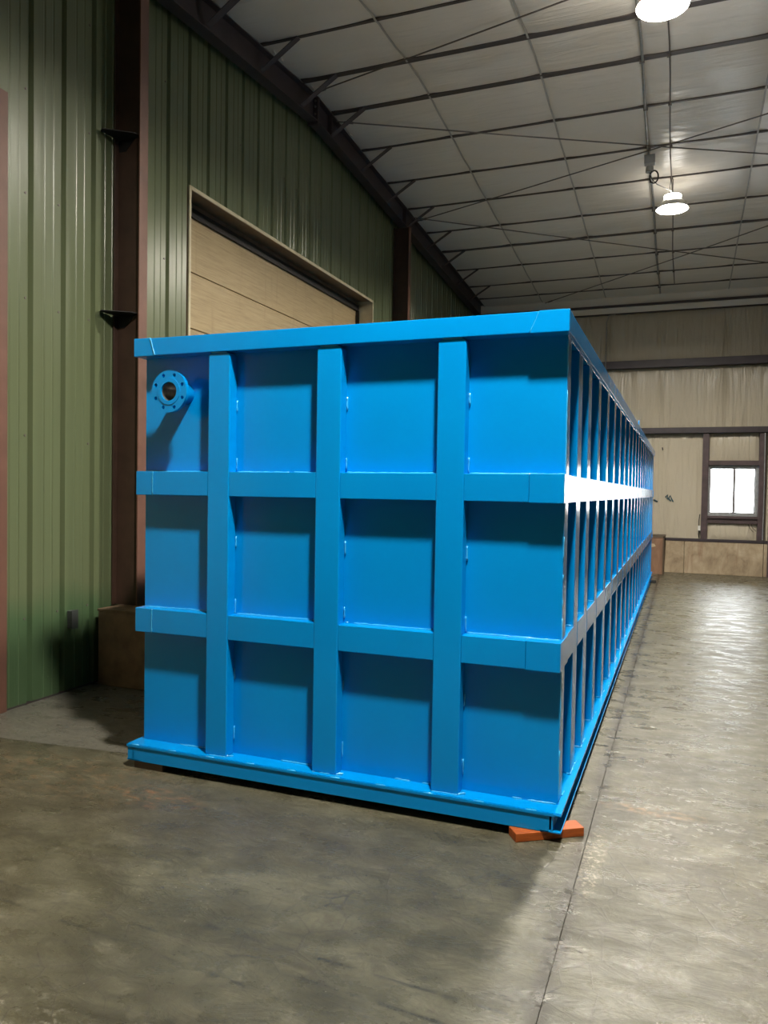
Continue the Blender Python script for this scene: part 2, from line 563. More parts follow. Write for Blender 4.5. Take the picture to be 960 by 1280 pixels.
# grooves near y=.66,.98,1.30 : pitch origin chosen so grooves fall there
y = .36
ystart = y
ys = []
while y < YFAR:
    ys.append(y)
    y += PITCH * 3
# panels: three ribs each; those over the doorway start above its header
def panel_run(y0, y1, z0):
    yy = y0
    while yy < y1 - .05:
        n = min(3, max(1, int(round((y1 - yy) / PITCH))))
        ribbed('metal_panel', yy, n, z0, top, wl)
        yy += n * PITCH
    return yy
panel_run(ystart, ystart + PITCH * 7, ZF + .01)            # .36 .. 2.614
e = panel_run(ystart + PITCH * 7, DY1, DZ)                  # above the door
yy = e
box('metal_panel', WX - .004, WX, DY1, e, ZF + .01, DZ, GREEN, wl)
panel_run(e, YFAR, ZF + .01)
# behind the jamb on the near side: plain panels above and beyond a second doorway
panel_run(ystart - PITCH * 15, ystart, 4.36)
panel_run(ystart - PITCH * 30, ystart - PITCH * 15, ZF + .01)
box('backing_sheet', WX - .30, WX - .28, YB, YFAR, ZF, 7.0, DARKM, wl)
box('base_angle', WX - .03, WX + .004, ystart, DY0, ZF, ZF + .012, RAFT, wl)

# second door frame at the left edge of the picture
d2 = empty('door_2', (WX, -2, ZF), kind='structure')
box('door_jamb', WX - .15, WX + .03, ystart - .02, ystart + .065, ZF, 4.35, COLRED, d2, .004)
box('door_header', WX - .15, WX + .03, -4.3, ystart - .02, 4.25, 4.35, COLRED, d2, .004)
for k in range(8):
    box('door_section', WX - .13, WX - .09, -4.3, ystart - .02, ZF + k * .54, ZF + k * .54 + .53, DOORM, d2, .006)

# large sectional door
d1 = empty('door_1', (WX, 5, ZF), kind='structure')
DX = WX - .25
box('door_header', DX - .02, WX + .012, DY0, DY1 + .01, DZ - .004, DZ + .006, SOFF, d1)
box('header_trim', WX, WX + .016, DY0 - .02, DY1 + .02, DZ - .03, DZ + .006, CREAM, d1, .002)
box('jamb_trim', WX, WX + .016, DY0 - .028, DY0 + .002, ZF, DZ + .006, CREAM, d1, .002)
box('jamb_trim', WX, WX + .016, DY1 - .002, DY1 + .028, ZF, DZ + .006, CREAM, d1, .002)
box('door_jamb', DX - .02, WX, DY1, DY1 + .01, ZF, DZ, CREAM, d1)
box('door_jamb', DX - .02, WX, DY0 - .01, DY0, ZF, DZ, SOFF, d1)
box('top_seal', DX, DX + .03, DY0, DY1, 4.36, 4.45, DARKM, d1)
box('door_lintel', DX - .02, DX + .01, DY0, DY1, 4.44, DZ - .004, SOFF, d1)
zz = 4.38
k = 0
while zz > ZF + .05:
    h = .575
    z0 = max(zz - h + .008, ZF + .004)
    box('door_section', DX - .05, DX, DY0, DY1, z0, zz, DOORM, d1, .006)
    zz -= h
box('side_track', DX, DX + .04, DY1 - .05, DY1, ZF, 4.36, DARKM, d1)

# screws along the girt lines
sb = B()
for zline in (.62, 1.95, 2.95, 3.72, 4.45, 5.3):
    kk = 0
    yv = ystart + .245
    while yv < 7.9:
        if random.random() < .75 and not (DY0 - .1 < yv < DY1 + .1 and zline < DZ + .1) and not (1.45 < yv < 1.7):
            z = zline + random.uniform(-.03, .03)
            sb.tube([(WX - .002, yv, z), (WX + .006, yv, z)], .009, 6)
        yv += PITCH
so = sb.done('screw', ROD, wl)
so['kind'] = 'stuff'
# outlet on the wall, low down beyond the tank's shadow
ob = empty('wall_outlet', (WX + .02, 1.06, .52), 'small grey outlet box low on the green wall in the tank shadow', 'outlet')
box('box', WX + .0005, WX + .05, 1.03, 1.09, .46, .60, DKGREY, ob, .006)
box('cover_plate', WX + .05, WX + .055, 1.025, 1.095, .455, .605, DKGREY, ob, .002)

# ------------------------------------------------------------------ steel columns along the left wall
def column(yc, z0, z1, label):
    c = empty('steel_column', (WX + .14, yc, z0), label, 'column', 'steel columns along the left wall')
    xf, xb, w = WX + .28, WX + .012, .052
    box('front_flange', xf - .012, xf, yc - w, yc + w, z0, z1, COLRED, c, .002)
    box('back_flange', xb, xb + .012, yc - w, yc + w, z0, z1, COLRED_SHADE, c, .002)
    box('web', xb + .012, xf - .012, yc - .005, yc + .005, z0, z1, COLRED_SHADE, c)
    return c
column(1.575, .585, zr(1.575) - .325, 'maroon steel column standing between the green wall panels and the overhead door')
column(8.22, ZF, zr(8.22) - .325, 'dark steel column beyond the overhead door, its foot hidden by the blue tank')
column(13.45, ZF, zr(13.45) - .325, 'dark steel column in the far left corner')['label'] = 'farthest steel column, in the far left corner behind the blue tank'

def clip(yc, z, wtip, label):
    t = empty('girt_clip', (WX + .1, yc, z), label, 'bracket', 'girt clips on the column')
    b = B()
    b.prism([(WX + .002, yc - .20), (WX + .05, yc - .235), (WX + .245, yc - wtip), (WX + .262, yc - .006), (WX + .03, yc - .006)], 2, z, z + .006)
    b.done('plate', DARKM, t)
    b = B()
    b.prism([(WX + .03, z), (WX + .20, z), (WX + .10, z - .10), (WX + .03, z - .10)], 1, yc - .012, yc - .006)
    b.done('gusset', DARKM, t)
    return t
clip(1.575, 3.03, .10, 'dark angular girt clip on the maroon column just above the tank rim')
clip(1.575, 4.50, .08, 'dark girt clip high up on the maroon column')
pl = empty('column_plinth', (-3.7, 1.5, ZF), 'dusty beige plinth round the foot of the maroon column', 'plinth')
box('plinth_body', -3.93, -3.34, 1.30, 1.86, ZF, .565, PLINTH, pl, .008)
box('plinth_cap', -3.935, -3.335, 1.295, 1.865, .565, .585, PLINTH, pl, .004)

# ------------------------------------------------------------------ rafter at the left wall
rf = empty('rafter', (-3.86, RY, zr(RY) - .3), 'dark sloping roof rafter running along the top of the green wall', 'beam')
XR0, XR1 = -3.93, -3.79
def rafter_piece(name, x0, x1, dz0, dz1, ya, yb, mat=RAFT):
    b = B()
    b.hexa([(x0, ya, zr(ya) + dz0), (x1, ya, zr(ya) + dz0), (x1, yb, zr(yb) + dz0), (x0, yb, zr(yb) + dz0),
            (x0, ya, zr(ya) + dz1), (x1, ya, zr(ya) + dz1), (x1, yb, zr(yb) + dz1), (x0, yb, zr(yb) + dz1)])
    return b.done(name, mat, rf)
for ya, yb in ((YB + .05, RY), (RY, YFAR - .25)):
    rafter_piece('bottom_flange', XR0, XR1, -.30, -.288, ya, yb)
    rafter_piece('top_flange', XR0, XR1, -.014, -.002, ya, yb)
    rafter_piece('web', -3.866, -3.854, -.288, -.014, ya, yb)
for s in (-1, 1):
    a = RY + .014 * s
    box('splice_plate', XR0, XR1 + .004, a - .009, a + .009, zr(RY) - .34, zr(RY) - .004, RAFT, rf, .002)
for dz in (-.06, -.13, -.22, -.29):
    for xo in (-3.90, -3.82):
        B().tube([(xo, RY - .045, zr(RY) + dz), (xo, RY + .045, zr(RY) + dz)], .013, 6).done('bolt', ROD, rf)
for yv in (1.575, 5.35, 8.22):
    rafter_piece('stiffener_plate', XR0 + .004, XR1 - .004, -.288, -.014, yv - .006, yv + .006)

# ------------------------------------------------------------------ ceiling
ceil = empty('ceiling', (0, 0, 6.6), kind='structure')
PUR = [-8.6, -7.6, -6.6, -5.6, -4.6, -3.55, -2.55, -1.55, -.5, .5, 1.55, 2.58, 3.58, 4.52, 5.36, 6.34, 7.36, 8.31, 9.32, 10.24, 11.25, 12.27, 13.1]
THICK = {4.52, 5.36, 10.24, 2.58}
for yp in PUR:
    w = .080 if yp in THICK else .036
    z = zr(yp)
    b = B()
    b.box(-4.1, XR, yp - w / 2, yp + w / 2, z, z + .006)
    b.box(-4.1, XR, yp + w / 2 - .004, yp + w / 2, z + .006, z + .19)
    b.box(-4.1, XR, yp - w / 2, yp - w / 2 + .003, z + .006, z + .022)
    b.done('purlin', PURL, ceil)
    # angle brace from rafter foot up to the purlin
    if yp > .5 and yp < 13.05:
        b = B()
        zb = z - .27
        r = .034 if yp not in THICK else .040
        b.hexa([(-3.79, yp - r, zb), (-3.79, yp + r, zb), (-3.35, yp + r, z - .002), (-3.35, yp - r, z - .002),
                (-3.79, yp - r, zb + .006), (-3.79, yp + r, zb + .006), (-3.36, yp + r, z + .004), (-3.36, yp - r, z + .004)])
        b.hexa([(-3.79, yp + r - .005, zb), (-3.79, yp + r, zb), (-3.35, yp + r, z - .002), (-3.35, yp + r - .005, z - .002),
                (-3.79, yp + r - .005, zb + .045), (-3.79, yp + r, zb + .045), (-3.40, yp + r, z + .004), (-3.40, yp + r - .005, z + .004)])
        b.done('flange_brace', RAFT, rf)

SEAM = [-4.32, -3.80, -2.48, -1.12, -.01, 1.32, 2.64, 3.96, 5.28, 6.6, 7.92, 9.24, 10.56, XR]
def sag(yv):
    """height of the hanging blanket above the purlin underside line"""
    ys_ = [YB] + PUR + [YFAR]
    for a, b in zip(ys_, ys_[1:]):
        if a <= yv <= b:
            t = (yv - a) / (b - a)
            return (.014 - .026 * math.sin(PI * t) ** .8), t
    return .06, 0
yl = []
ys_ = [YB] + PUR + [YFAR]
for a, b in zip(ys_, ys_[1:]):
    for q in range(10): yl.append(a + (b - a) * q / 10)
yl.append(YFAR)
yl.append(RY)
yl = sorted(set(yl))
for i in range(len(SEAM) - 1):
    x0, x1 = SEAM[i] , SEAM[i + 1]
    bm = bmesh.new()
    NXC = 12
    rows = []
    for yv in yl:
        sg_, t = sag(yv)
        row = []
        for q in range(NXC + 1):
            u = q / NXC
            x = x0 + (x1 - x0) * u
            edge = .016 * (abs(2 * u - 1) ** 6)
            nz = noise.noise(Vector((x * 1.5, yv * 3.5, 1.7))) * .016 + noise.noise(Vector((x * 3, yv * 10, 4.1))) * .006
            gate = math.sin(PI * t) if 0 < t < 1 else 0
            row.append(bm.verts.new((x, yv, zr(yv) + sg_ + edge + nz * gate)))
        rows.append(row)
    for a, b in zip(rows, rows[1:]):
        for q in range(NXC):
            bm.faces.new((a[q], b[q], b[q + 1], a[q + 1]))
    me = bpy.data.meshes.new('insulation_roll')
    bmesh.ops.recalc_face_normals(bm, faces=bm.faces)
    bm.to_mesh(me)
    bm.free()
    link('insulation_roll', me, VINYL, ceil, True)
    # seam tape, passing under each purlin
    if 0 < i < 9:
        bm = bmesh.new()
        pr = None
        for yv in yl:
            sg_, t = sag(yv)
            near = min(abs(yv - p) for p in PUR)
            z = zr(yv) + ((sg_ + .006) if near > .06 else -.004)
            hw = .011
            cur = (bm.verts.new((x0 - hw, yv, z)), bm.verts.new((x0 + hw, yv, z)))
            if pr: bm.faces.new((pr[0], cur[0], cur[1], pr[1]))
            pr = cur
        me = bpy.data.meshes.new('seam_tape')
        bm.to_mesh(me)
        bm.free()
        o = link('seam_tape', me, TAPE, ceil)
        so_ = o.modifiers.new('thick', 'SOLIDIFY')
        so_.thickness = .003
for ya_, yb_, x_ in ((5.46, 5.95, -3.775), (3.72, 3.95, -3.75), (4.62, 4.85, -3.75)):
    bm = bmesh.new()
    n_ = 10
    rows = []
    for q in range(n_ + 1):
        yv = ya_ + (yb_ - ya_) * q / n_
        rows.append([bm.verts.new((x_ + .012 * j + random.uniform(-.012, .012), yv, zr(yv) + .015 - .016 * j + random.uniform(-.010, .010))) for j in range(4)])
    for a, b_ in zip(rows, rows[1:]):
        for j in range(3): bm.faces.new((a[j], b_[j], b_[j + 1], a[j + 1]))
    me = bpy.data.meshes.new('torn_insulation')
    bm.to_mesh(me)
    bm.free()
    link('torn_insulation', me, VINYL, ceil)
B().hexa([(-4.4, YB, 6.0), (XR, YB, 6.0), (XR, RY, 6.95), (-4.4, RY, 6.95), (-4.4, YB, 6.05), (XR, YB, 6.05), (XR, RY, 7.0), (-4.4, RY, 7.0)]).hexa(
    [(-4.4, RY, 6.95), (XR, RY, 6.95), (XR, YFAR + .3, 6.2), (-4.4, YFAR + .3, 6.2), (-4.4, RY, 7.0), (XR, RY, 7.0), (XR, YFAR + .3, 6.25), (-4.4, YFAR + .3, 6.25)]).done('roof_sheet', GALV, ceil)

# ------------------------------------------------------------------ bracing rods
def rod(pts, label, r=.0085):
    pts = [(x, y, zr(y) - .06) for x, y in pts]
    a, b = Vector(pts[0]), Vector(pts[-1])
    mid = [a.lerp(b, t) for t in (0, .25, .5, .75, 1)]
    for k, m_ in enumerate(mid):
        m_.z = zr(m_.y) - .058 - .02 * math.sin(PI * k / 4)
    t = empty('bracing_rod', tuple(a), label, 'rod', 'roof bracing rods')
    B().tube(mid, r, 6).done('rod', ROD, t)
    d = (mid[1] - a).normalized()
    B().tube([a + d * .10, a + d * .22], r * 1.9, 8).done('turnbuckle', ROD, t)
rod([(-3.77, 4.72), (4.2, 2.42)], 'thin roof rod crossing toward the nearest lamp at the top edge')
rod([(-3.77, 5.43), (4.2, 9.05)], 'thin roof rod from the ridge splice running away past the far lamp')
rod([(-3.77, 8.64), (4.2, 5.75)], 'thin roof rod rising rightwards in front of the far lamp')
rod([(-3.77, 8.48), (4.2, 14.0 - .5)], 'thin roof rod from mid rafter dropping to the far right')
rod([(-2.4, 13.5), (3.9, 8.6)], 'thin roof rod rising from behind the tank rim to the far right')

# ------------------------------------------------------------------ far wall
wf = empty('wall_far', (0, YFAR, ZF), kind='structure')
def wr_sheet(x0, x1, z0, z1, seed):
    """an insulation blanket hanging between two girts: folds near the held edges, belly between"""
    nx, nz = max(6, int((x1 - x0) / .028)), max(6, int((z1 - z0) / .07))
    bm = bmesh.new()
    rows = []
    for j in range(nz + 1):
        v = j / nz
        row = []
        for i in range(nx + 1):
            u = i / nx
            x = x0 + (x1 - x0) * u
            bel = .045 * math.sin(PI * v) ** .5 * min(1, 12 * u, 12 * (1 - u))
            fold = noise.noise(Vector((x * 9 + seed, v * .8, seed))) * .030 * (abs(2 * v - 1) ** 2 * .9 + .12)
            fold += noise.noise(Vector((x * 24 + seed, v * 1.6, seed + 3))) * .006 * (abs(2 * v - 1) + .1)
            row.append(bm.verts.new((x, YFAR - .01 - bel - fold - .012, z0 + (z1 - z0) * v)))
        rows.append(row)
    for a, b in zip(rows, rows[1:]):
        for i in range(nx):
            bm.faces.new((a[i], a[i + 1], b[i + 1], b[i]))
    me = bpy.data.meshes.new('insulation_sheet')
    bm.to_mesh(me)
    bm.free()
    link('insulation_sheet', me, WVINYL, wf, True)
XS = [-4.0, -2.55, -1.08, .03, 1.345, 2.2]
G2B, G2T, G1B, G1T, STB = 2.89, 3.01, 4.285, 4.45, 5.49
for k in range(len(XS) - 1):
    wr_sheet(XS[k], XS[k + 1], G2T - .02, G1B + .02, k * 3.1)
    wr_sheet(XS[k], XS[k + 1], G1T - .02, STB + .02, k * 5.3 + 40)
for k, (a, b) in enumerate(((-4.0, -2.3), (-2.3, -.6), (-.6, .91))):
    wr_sheet(a, b, .66, G2B + .02, 80 + 7 * k)
wr_sheet(1.03, 1.975, 2.30, G2B + .02, 120)
wr_sheet(1.03, 1.975, .66, 1.06, 130)
wr_sheet(2.10, 4.2, .66, G2B + .02, 140)
for k, (a, b) in enumerate(((2.2, 4.2), (4.2, 6.4), (6.4, 8.6), (8.6, XR))):
    wr_sheet(a, b, G2T - .02, G1B + .02, 150 + k)
    wr_sheet(a, b, G1T - .02, STB + .02, 160 + k)
    if k: wr_sheet(a, b, .66, G2B + .02, 170 + k)
box('wall_sheet', -4.3, 1.03, YFAR, YFAR + .05, ZF, 6.3, WVINYL, wf)
box('wall_sheet', 1.03, 1.975, YFAR, YFAR + .05, ZF, 1.20, WVINYL, wf)
box('wall_sheet', 1.03, 1.975, YFAR, YFAR + .05, 2.16, 6.3, WVINYL, wf)
box('wall_sheet', 1.975, XR, YFAR, YFAR + .05, ZF, 6.3, WVINYL, wf)
for (z0, z1) in ((G2B, G2T), (G1B, G1T)):
    b = B()
    b.box(-4.0, 2.14 if z0 == G1B else XR, YFAR - .20, YFAR - .185, z0, z1)
    b.box(-4.0, 2.14 if z0 == G1B else XR, YFAR - .20, YFAR - .01, z0, z0 + .006)
    b.box(-4.0, 2.14 if z0 == G1B else XR, YFAR - .20, YFAR - .01, z1 - .006, z1)
    b.done('girt', GIRT, wf, .002)
box('girt', 2.32, XR, YFAR - .20, YFAR - .01, G1B + .01, G1T, GIRT, wf, .002)
box('eave_strut', -4.0, XR, YFAR - .17, YFAR - .01, 5.62, 5.665, RAFT, wf, .002)
box('eave_flashing', -4.0, XR, YFAR - .12, YFAR - .01, 5.49, 5.62, VINYL, wf, .004)
box('eave_angle', -4.0, XR, YFAR - .13, YFAR - .01, 5.475, 5.49, RAFT, wf)
box('eave_closure', -4.0, XR, YFAR - .10, YFAR - .01, 5.665, 6.0, VINYL, wf)
# conduit strap and framing
box('framing_post', .91, 1.03, YFAR - .16, YFAR - .012, .63, G2B, POSTM, wf, .003)
box('framing_post', 1.975, 2.10, YFAR - .16, YFAR - .012, .63, G2B, POSTM, wf, .003)
box('window_lintel', 1.03, 1.975, YFAR - .14, YFAR - .012, 2.225, 2.32, POSTM, wf, .003)
b = B()
b.box(1.03, 1.975, YFAR - .16, YFAR - .012, 1.12, 1.175)
b.box(1.03, 1.975, YFAR - .12, YFAR - .012, 1.02, 1.12)
b.done('window_sill_beam', POSTM, wf, .003)
box('base_channel', -4.0, XR, YFAR - .17, YFAR - .01, .63, .685, GIRT, wf, .003)
# concrete knee wall in pieces
kx = [-4.0, -2.4, -.9, .60, 2.1, 3.6, 5.1, 6.6, 8.1, 9.6, XR]
for a, b_ in zip(kx, kx[1:]):
    box('concrete_panel', a + .004, b_ - .004, YFAR - .16, YFAR - .01, ZF, .63, KNEE, wf, .006)
# small dark hardware nub and scrawl on the sheet
B().tube([(.115, YFAR - .09, 2.60), (.125, YFAR - .10, 2.54)], .012, 6).done('wire_stub', DARKM, wf)
def scrawl(strokes, th=.010):
    b = B()
    for st in strokes:
        b.tube([(x, YFAR - .083, z) for x, z in st], th, 5)
    o = b.done('marker_scrawl', INK, wf)
    o['label'] = 'blue green marker scrawl'
scrawl([[(.20, 1.54), (.25, 1.60), (.235, 1.52), (.29, 1.50)], [(.25, 1.50), (.30, 1.58), (.33, 1.50), (.36, 1.45)], [(.28, 1.50), (.31, 1.46)]], .014)
scrawl([[(-.03, 1.49), (.02, 1.46), (.05, 1.45)]], .016)

# window 1
w1 = empty('window_1', (1.5, YFAR, 1.2), kind='structure')
wx0, wx1, wz0, wz1 = 1.03, 1.975, 1.175, 2.225
fr = B()
fy0, fy1 = YFAR - .06, YFAR + .04
fr.box(wx0, wx1, fy0, fy1, wz1 - .05, wz1).box(wx0, wx1, fy0, fy1, wz0, wz0 + .05)
fr.box(wx0, wx0 + .035, fy0, fy1, wz0 + .05, wz1 - .05).box(wx1 - .05, wx1, fy0, fy1, wz0 + .05, wz1 - .05)
fr.done('window_frame', GALV, w1, .003)
for a, b_, yy_ in ((wx0 + .035, 1.555, YFAR - .03), (1.505, wx1 - .05, YFAR)):
    s = B()
    s.box(a, b_, yy_, yy_ + .02, wz0 + .05, wz0 + .075).box(a, b_, yy_, yy_ + .02, wz1 - .075, wz1 - .05)
    s.box(a, a + (.02 if a < 1.4 else .045), yy_, yy_ + .02, wz0 + .075, wz1 - .075).box(b_ - (.045 if b_ < 1.7 else .02), b_, yy_, yy_ + .02, wz0 + .075, wz1 - .075)
    sash = s.done('sash', ALU, w1)
    box('pane', a + .02, b_ - .02, yy_ + .008, yy_ + .012, wz0 + .075, wz1 - .075, GLASS, w1)

# thin conduit and switch on the window posts
t = empty('switch_box', (.895, YFAR - .13, .9), 'small white switch box with dark cable on the post left of the window', 'switch')
box('box_body', .855, .905, YFAR - .16, YFAR - .09, .86, .96, WHITEPL, t, .004)
B().tube([(.875, YFAR - .12, .96), (.87, YFAR - .12, 1.05), (.885, YFAR - .12, 1.2)], .008, 6).tube([(.88, YFAR - .12, .86), (.87, YFAR - .12, .78), (.885, YFAR - .12, .70)], .012, 6).done('cable', DARKM, t)
t = empty('loose_cable', (1.9, YFAR - .16, 1.0), 'thin dark cables hanging below the right side of the window', 'cable')
B().tube([(1.80, YFAR - .17, 1.02), (1.84, YFAR - .18, .93), (1.90, YFAR - .175, .86)], .006, 5).tube([(1.86, YFAR - .17, 1.02), (1.88, YFAR - .18, .95), (1.95, YFAR - .175, .88)], .006, 5).done('cable', DARKM, t)
t = empty('wall_conduit', (2.08, YFAR - .17, .7), 'slim pale conduit running down the right window post', 'conduit')
B().tube([(2.075, YFAR - .175, .70), (2.08, YFAR - .175, 1.6), (2.07, YFAR - .175, 2.88)], .011, 6).done('pipe', GALV, t)
t = empty('wall_strap', (-1.08, YFAR - .1, 4.5), 'thin dark conduit on the far wall above the tank rim', 'conduit')
B().tube([(-1.08, YFAR - .21, 3.9), (-1.08, YFAR - .21, 5.3), (-1.03, YFAR - .19, 5.44), (-.9, YFAR - .17, 5.46)], .011, 6).done('pipe', GALV, t)

# far column at the right edge (between the wall girts)
c = empty('wall_column', (2.23, YFAR - .2, ZF), 'dark wall column just right of the window at the picture edge', 'column')
box('front_flange', 2.15, 2.31, YFAR - .35, YFAR - .335, G2T + .02, 5.45, GIRT, c, .002)
box('web', 2.225, 2.237, YFAR - .335, YFAR - .22, G2T + .02, 5.45, GIRT, c)
box('front_flange', 2.15, 2.31, YFAR - .35, YFAR - .335, ZF, G2T + .02, POSTM, c, .002)
box('web', 2.225, 2.237, YFAR - .335, YFAR - .22, ZF, G2T + .02, POSTM, c)

# ------------------------------------------------------------------ the two walls behind the camera's view
wb = empty('wall_back', (0, YB, ZF), kind='structure')
box('wall_sheet', -4.4, XR, YB - .1, YB, ZF, 6.4, GREEN, wb)
wrt = empty('wall_right', (XR, 0, ZF), kind='structure')
box('wall_sheet', XR, XR + .1, YB, YFAR, ZF, 7.0, WVINYL, wrt)

# ------------------------------------------------------------------ lamps, conduits, junction box
def lamp(x, y_, z, label, lens=None, fill_mat=None):
    t = empty('high_bay_lamp', (x, y_, z), label, 'lamp', 'high-bay lamps')
    zt = zr(y_) - .01
    B().lathe([(0.001, .20), (.05, .20), (.055, .192), (.112, .190), (.112, .145), (.165, .09), (.19, .075), (.225, -.005), (.219, -.005), (.182, .072), (.001, .074)], (x, y_, z), 'Z', 32).done('housing', REFL, t, 0, False)
    B().lathe([(.001, .060), (.14, .061), (.168, .066), (.168, .072), (.001, .072)], (x, y_, z), 'Z', 28).done('lens', lens or LENS, t, 0, True)
    B().lathe([(.116, .147), (.118, .190)], (x, y_, z), 'Z', 28).done('fill_ring', fill_mat or FILL_GLOW, t, 0, True)  # added glowing ring, throws fill light onto the ceiling
    B().tube([(x, y_, z + .20), (x, y_, zt)], .006, 6).done('hanger', ROD, t)
    B().tube([(x - .03, y_, z + .19), (x - .05, y_, (z + zt) / 2), (x - .03, y_, zt)], .005, 6).done('power_cord', DARKM, t)
    return t
lamp(.26, 3.45, 5.83, 'bright high-bay lamp cut by the top edge, nearer of the two in view', LENS_DIM)
lamp(.29, 8.35, 5.77, 'bright high-bay lamp below the junction box, farther of the two in view', None, FILL_GLOW_DIM)
lamp(.25, -1.60, 5.75, 'high-bay lamp above and in front of the tank, outside the picture')

def conduit(x, ya, yb, r, label):
    pts = []
    n_ = 14
    for k in range(n_ + 1):
        yv = ya + (yb - ya) * k / n_
        pts.append((x + .01 * math.sin(k), yv, zr(yv) - r - .008))
    t = empty('ceiling_conduit', pts[0], label, 'conduit', 'conduits under the roof')
    B().tube(pts, r, 8).done('pipe', ROD if r < .012 else GALV, t)
    cb = B()
    for yp in PUR:
        if ya < yp < yb: cb.box(x - r - .012, x + r + .012, yp - .012, yp + .012, zr(yp) - 2 * r - .012, zr(yp) - .001)
    tag(cb.done('strap_clip', ROD, t), kind='stuff')
    return t
conduit(-.01, 3.6, 13.5, .015, 'thicker grey conduit running under the roof just left of the lamps')
conduit(.27, 4.5, 13.0, .008, 'thinner conduit under the roof in line with the lamps')
jz = zr(7.5)
t = empty('junction_box', (.0, 7.5, jz - .1), 'grey junction box with a cable loop under the roof, beside the far lamp', 'junction box')
box('box_body', -.07, .07, 7.43, 7.55, jz - .16, jz - .044, GREYPL, t, .006)
B().lathe([(.012, -.02), (.05, -.03), (.055, -.10), (.012, -.11)], (.0, 7.5, jz - .16), 'Z', 14).done('cable_gland', GREYPL, t)
pts = [(.06 + .055 * math.cos(2.4 * PI * k / 24), 7.48, jz - .34 + .085 * math.sin(2.4 * PI * k / 24)) for k in range(25)]
B().tube(pts, .010, 6).done('cable_loop', DARKM, t)
B().tube([(.0, 7.5, jz - .26), (.03, 7.49, jz - .36), (.1, 7.55, jz - .42), (.28, 8.2, zr(8.35) - .24)], .006, 6).done('drop_cable', DARKM, t)
t = empty('hanging_hook', (-.02, 3.58, zr(3.58) - .02), 'small dark hook and ring hanging beside the nearer lamp at the top edge', 'hook')
pts = [(-.06 + .035 * math.cos(2 * PI * k / 16), 3.6, zr(3.58) - .15 + .06 * math.sin(2 * PI * k / 16)) for k in range(17)]
B().tube(pts, .008, 6).done('ring', DARKM, t)
B().tube([(-.06, 3.6, zr(3.58) - .01), (-.06, 3.6, zr(3.58) - .09)], .007, 6).done('shank', DARKM, t)

# ------------------------------------------------------------------ THE TANK
TW, TL_ = -2.4285, 12.07          # left face x, far end y
HT, ZTB = 2.44, 2.3418            # top rail
Z0 = .094                         # top of the skid
P = .078                          # depth of the ribs
B1B, B1T, B2B, B2T = 1.545, 1.680, .7489, .8856
tank = empty('steel_tank', (TW / 2, TL_ / 2, 0), 'long bright blue ribbed steel tank on a skid, standing in the middle of the hall', 'tank')
FX, FZ, FR = -2.152, 2.123, .1165

# end wall with the nozzle hole
bm = plate_with_holes(0.0, .008, [(TW, Z0), (0, Z0), (0, ZTB + .01), (TW, ZTB + .01)], [circle(FX, FZ, .0572, 40)])
bmesh.ops.recalc_face_normals(bm, faces=bm.faces)
me = bpy.data.meshes.new('end_panel'); bm.to_mesh(me); bm.free()
link('end_panel', me, BLUE, tank)
box('end_panel', TW, 0, TL_ - .008, TL_, Z0, ZTB + .01, BLUE, tank)
box('side_panel', -P - .008, -P, .008, TL_ - .008, Z0, ZTB + .01, BLUE, tank)
box('side_panel', TW + P, TW + P + .008, .008, TL_ - .008, Z0, ZTB + .01, BLUE, tank)
box('floor_plate', TW + P + .008, -P - .008, .008, TL_ - .008, Z0 + .001, Z0 + .009, BOUNCE_GREY, tank)
for q_ in ((TW + P + .009, TW + P + .012, .012, TL_ - .012), (-P - .012, -P - .009, .012, TL_ - .012), (TW + P + .013, -P - .013, TL_ - .012, TL_ - .009)):
    box('bounce_lining', *q_, Z0 + .010, ZTB, BOUNCE_GREY, tank)  # unseen sheets added to cut blue bounce out of the tank

# end stiffeners: formed channels, rounded nose edges and a rounded head
def end_stiffener(x0, x1, yf, yb_):
    b = B()
    r = .018
    poly = [(x0, Z0 + .0005), (x1, Z0 + .0005), (x1, ZTB - .004 - r), (x1 - r * .3, ZTB - .004 - r * .3), (x1 - r, ZTB - .004), (x0 + r, ZTB - .004), (x0 + r * .3, ZTB - .004 - r * .3), (x0, ZTB - .004 - r)]
    b.prism(poly, 1, yf, yb_)
    return b.done('stiffener', BLUE, tank, .007, seg=3)
VX = [(-1.9485, -1.8098), (-1.2799, -1.1389), (-.6178, -.4746)]
for a, b_ in VX:
    end_stiffener(a, b_, -P, -.0005)
    end_stiffener(a, b_, TL_ + .0005, TL_ + P)

# waist belts on the ends, between stiffeners, with capped corner pieces
def end_belts(zb, zt, y0, y1, outer, proud):
    xs = [TW - .008] + [v for ab in VX for v in ab] + [.008]
    s = -1 if y0 < 0 else 1
    for k in range(0, len(xs), 2):
        a, b_ = xs[k], xs[k + 1]
        yf = y0 if s < 0 else y1
        if k == 0:
            c_ = a + .118
            box('belt', c_ + .001, b_ - .0006, y0, y1, zb, zt, BLUE, tank, .003)
            box('belt_corner', a, c_ - .001, y0 - (.002 if s < 0 else 0), y1 + (.002 if s > 0 else 0), zb - .001, zt + .001, BLUE, tank, .003)
        elif k == len(xs) - 2:
            c_ = b_ - .165
            box('belt', a + .0006, c_ - .001, y0, y1, zb + .001, zt, BLUE, tank, .003)
            box('belt_corner', c_ + .001, b_, y0 - (.003 if s < 0 else 0), y1 + (.003 if s > 0 else 0), zb - .002, zt + .002, BLUE, tank, .003)
        else:
            box('belt', a + .0006, b_ - .0006, y0, y1, zb, zt, BLUE, tank, .003)
for zb, zt in ((B1B, B1T), (B2B, B2T)):
    end_belts(zb, zt, -P + .003, -.0005, 0, 0)
    end_belts(zb, zt, TL_ + .0005, TL_ + P - .003, 0, 0)

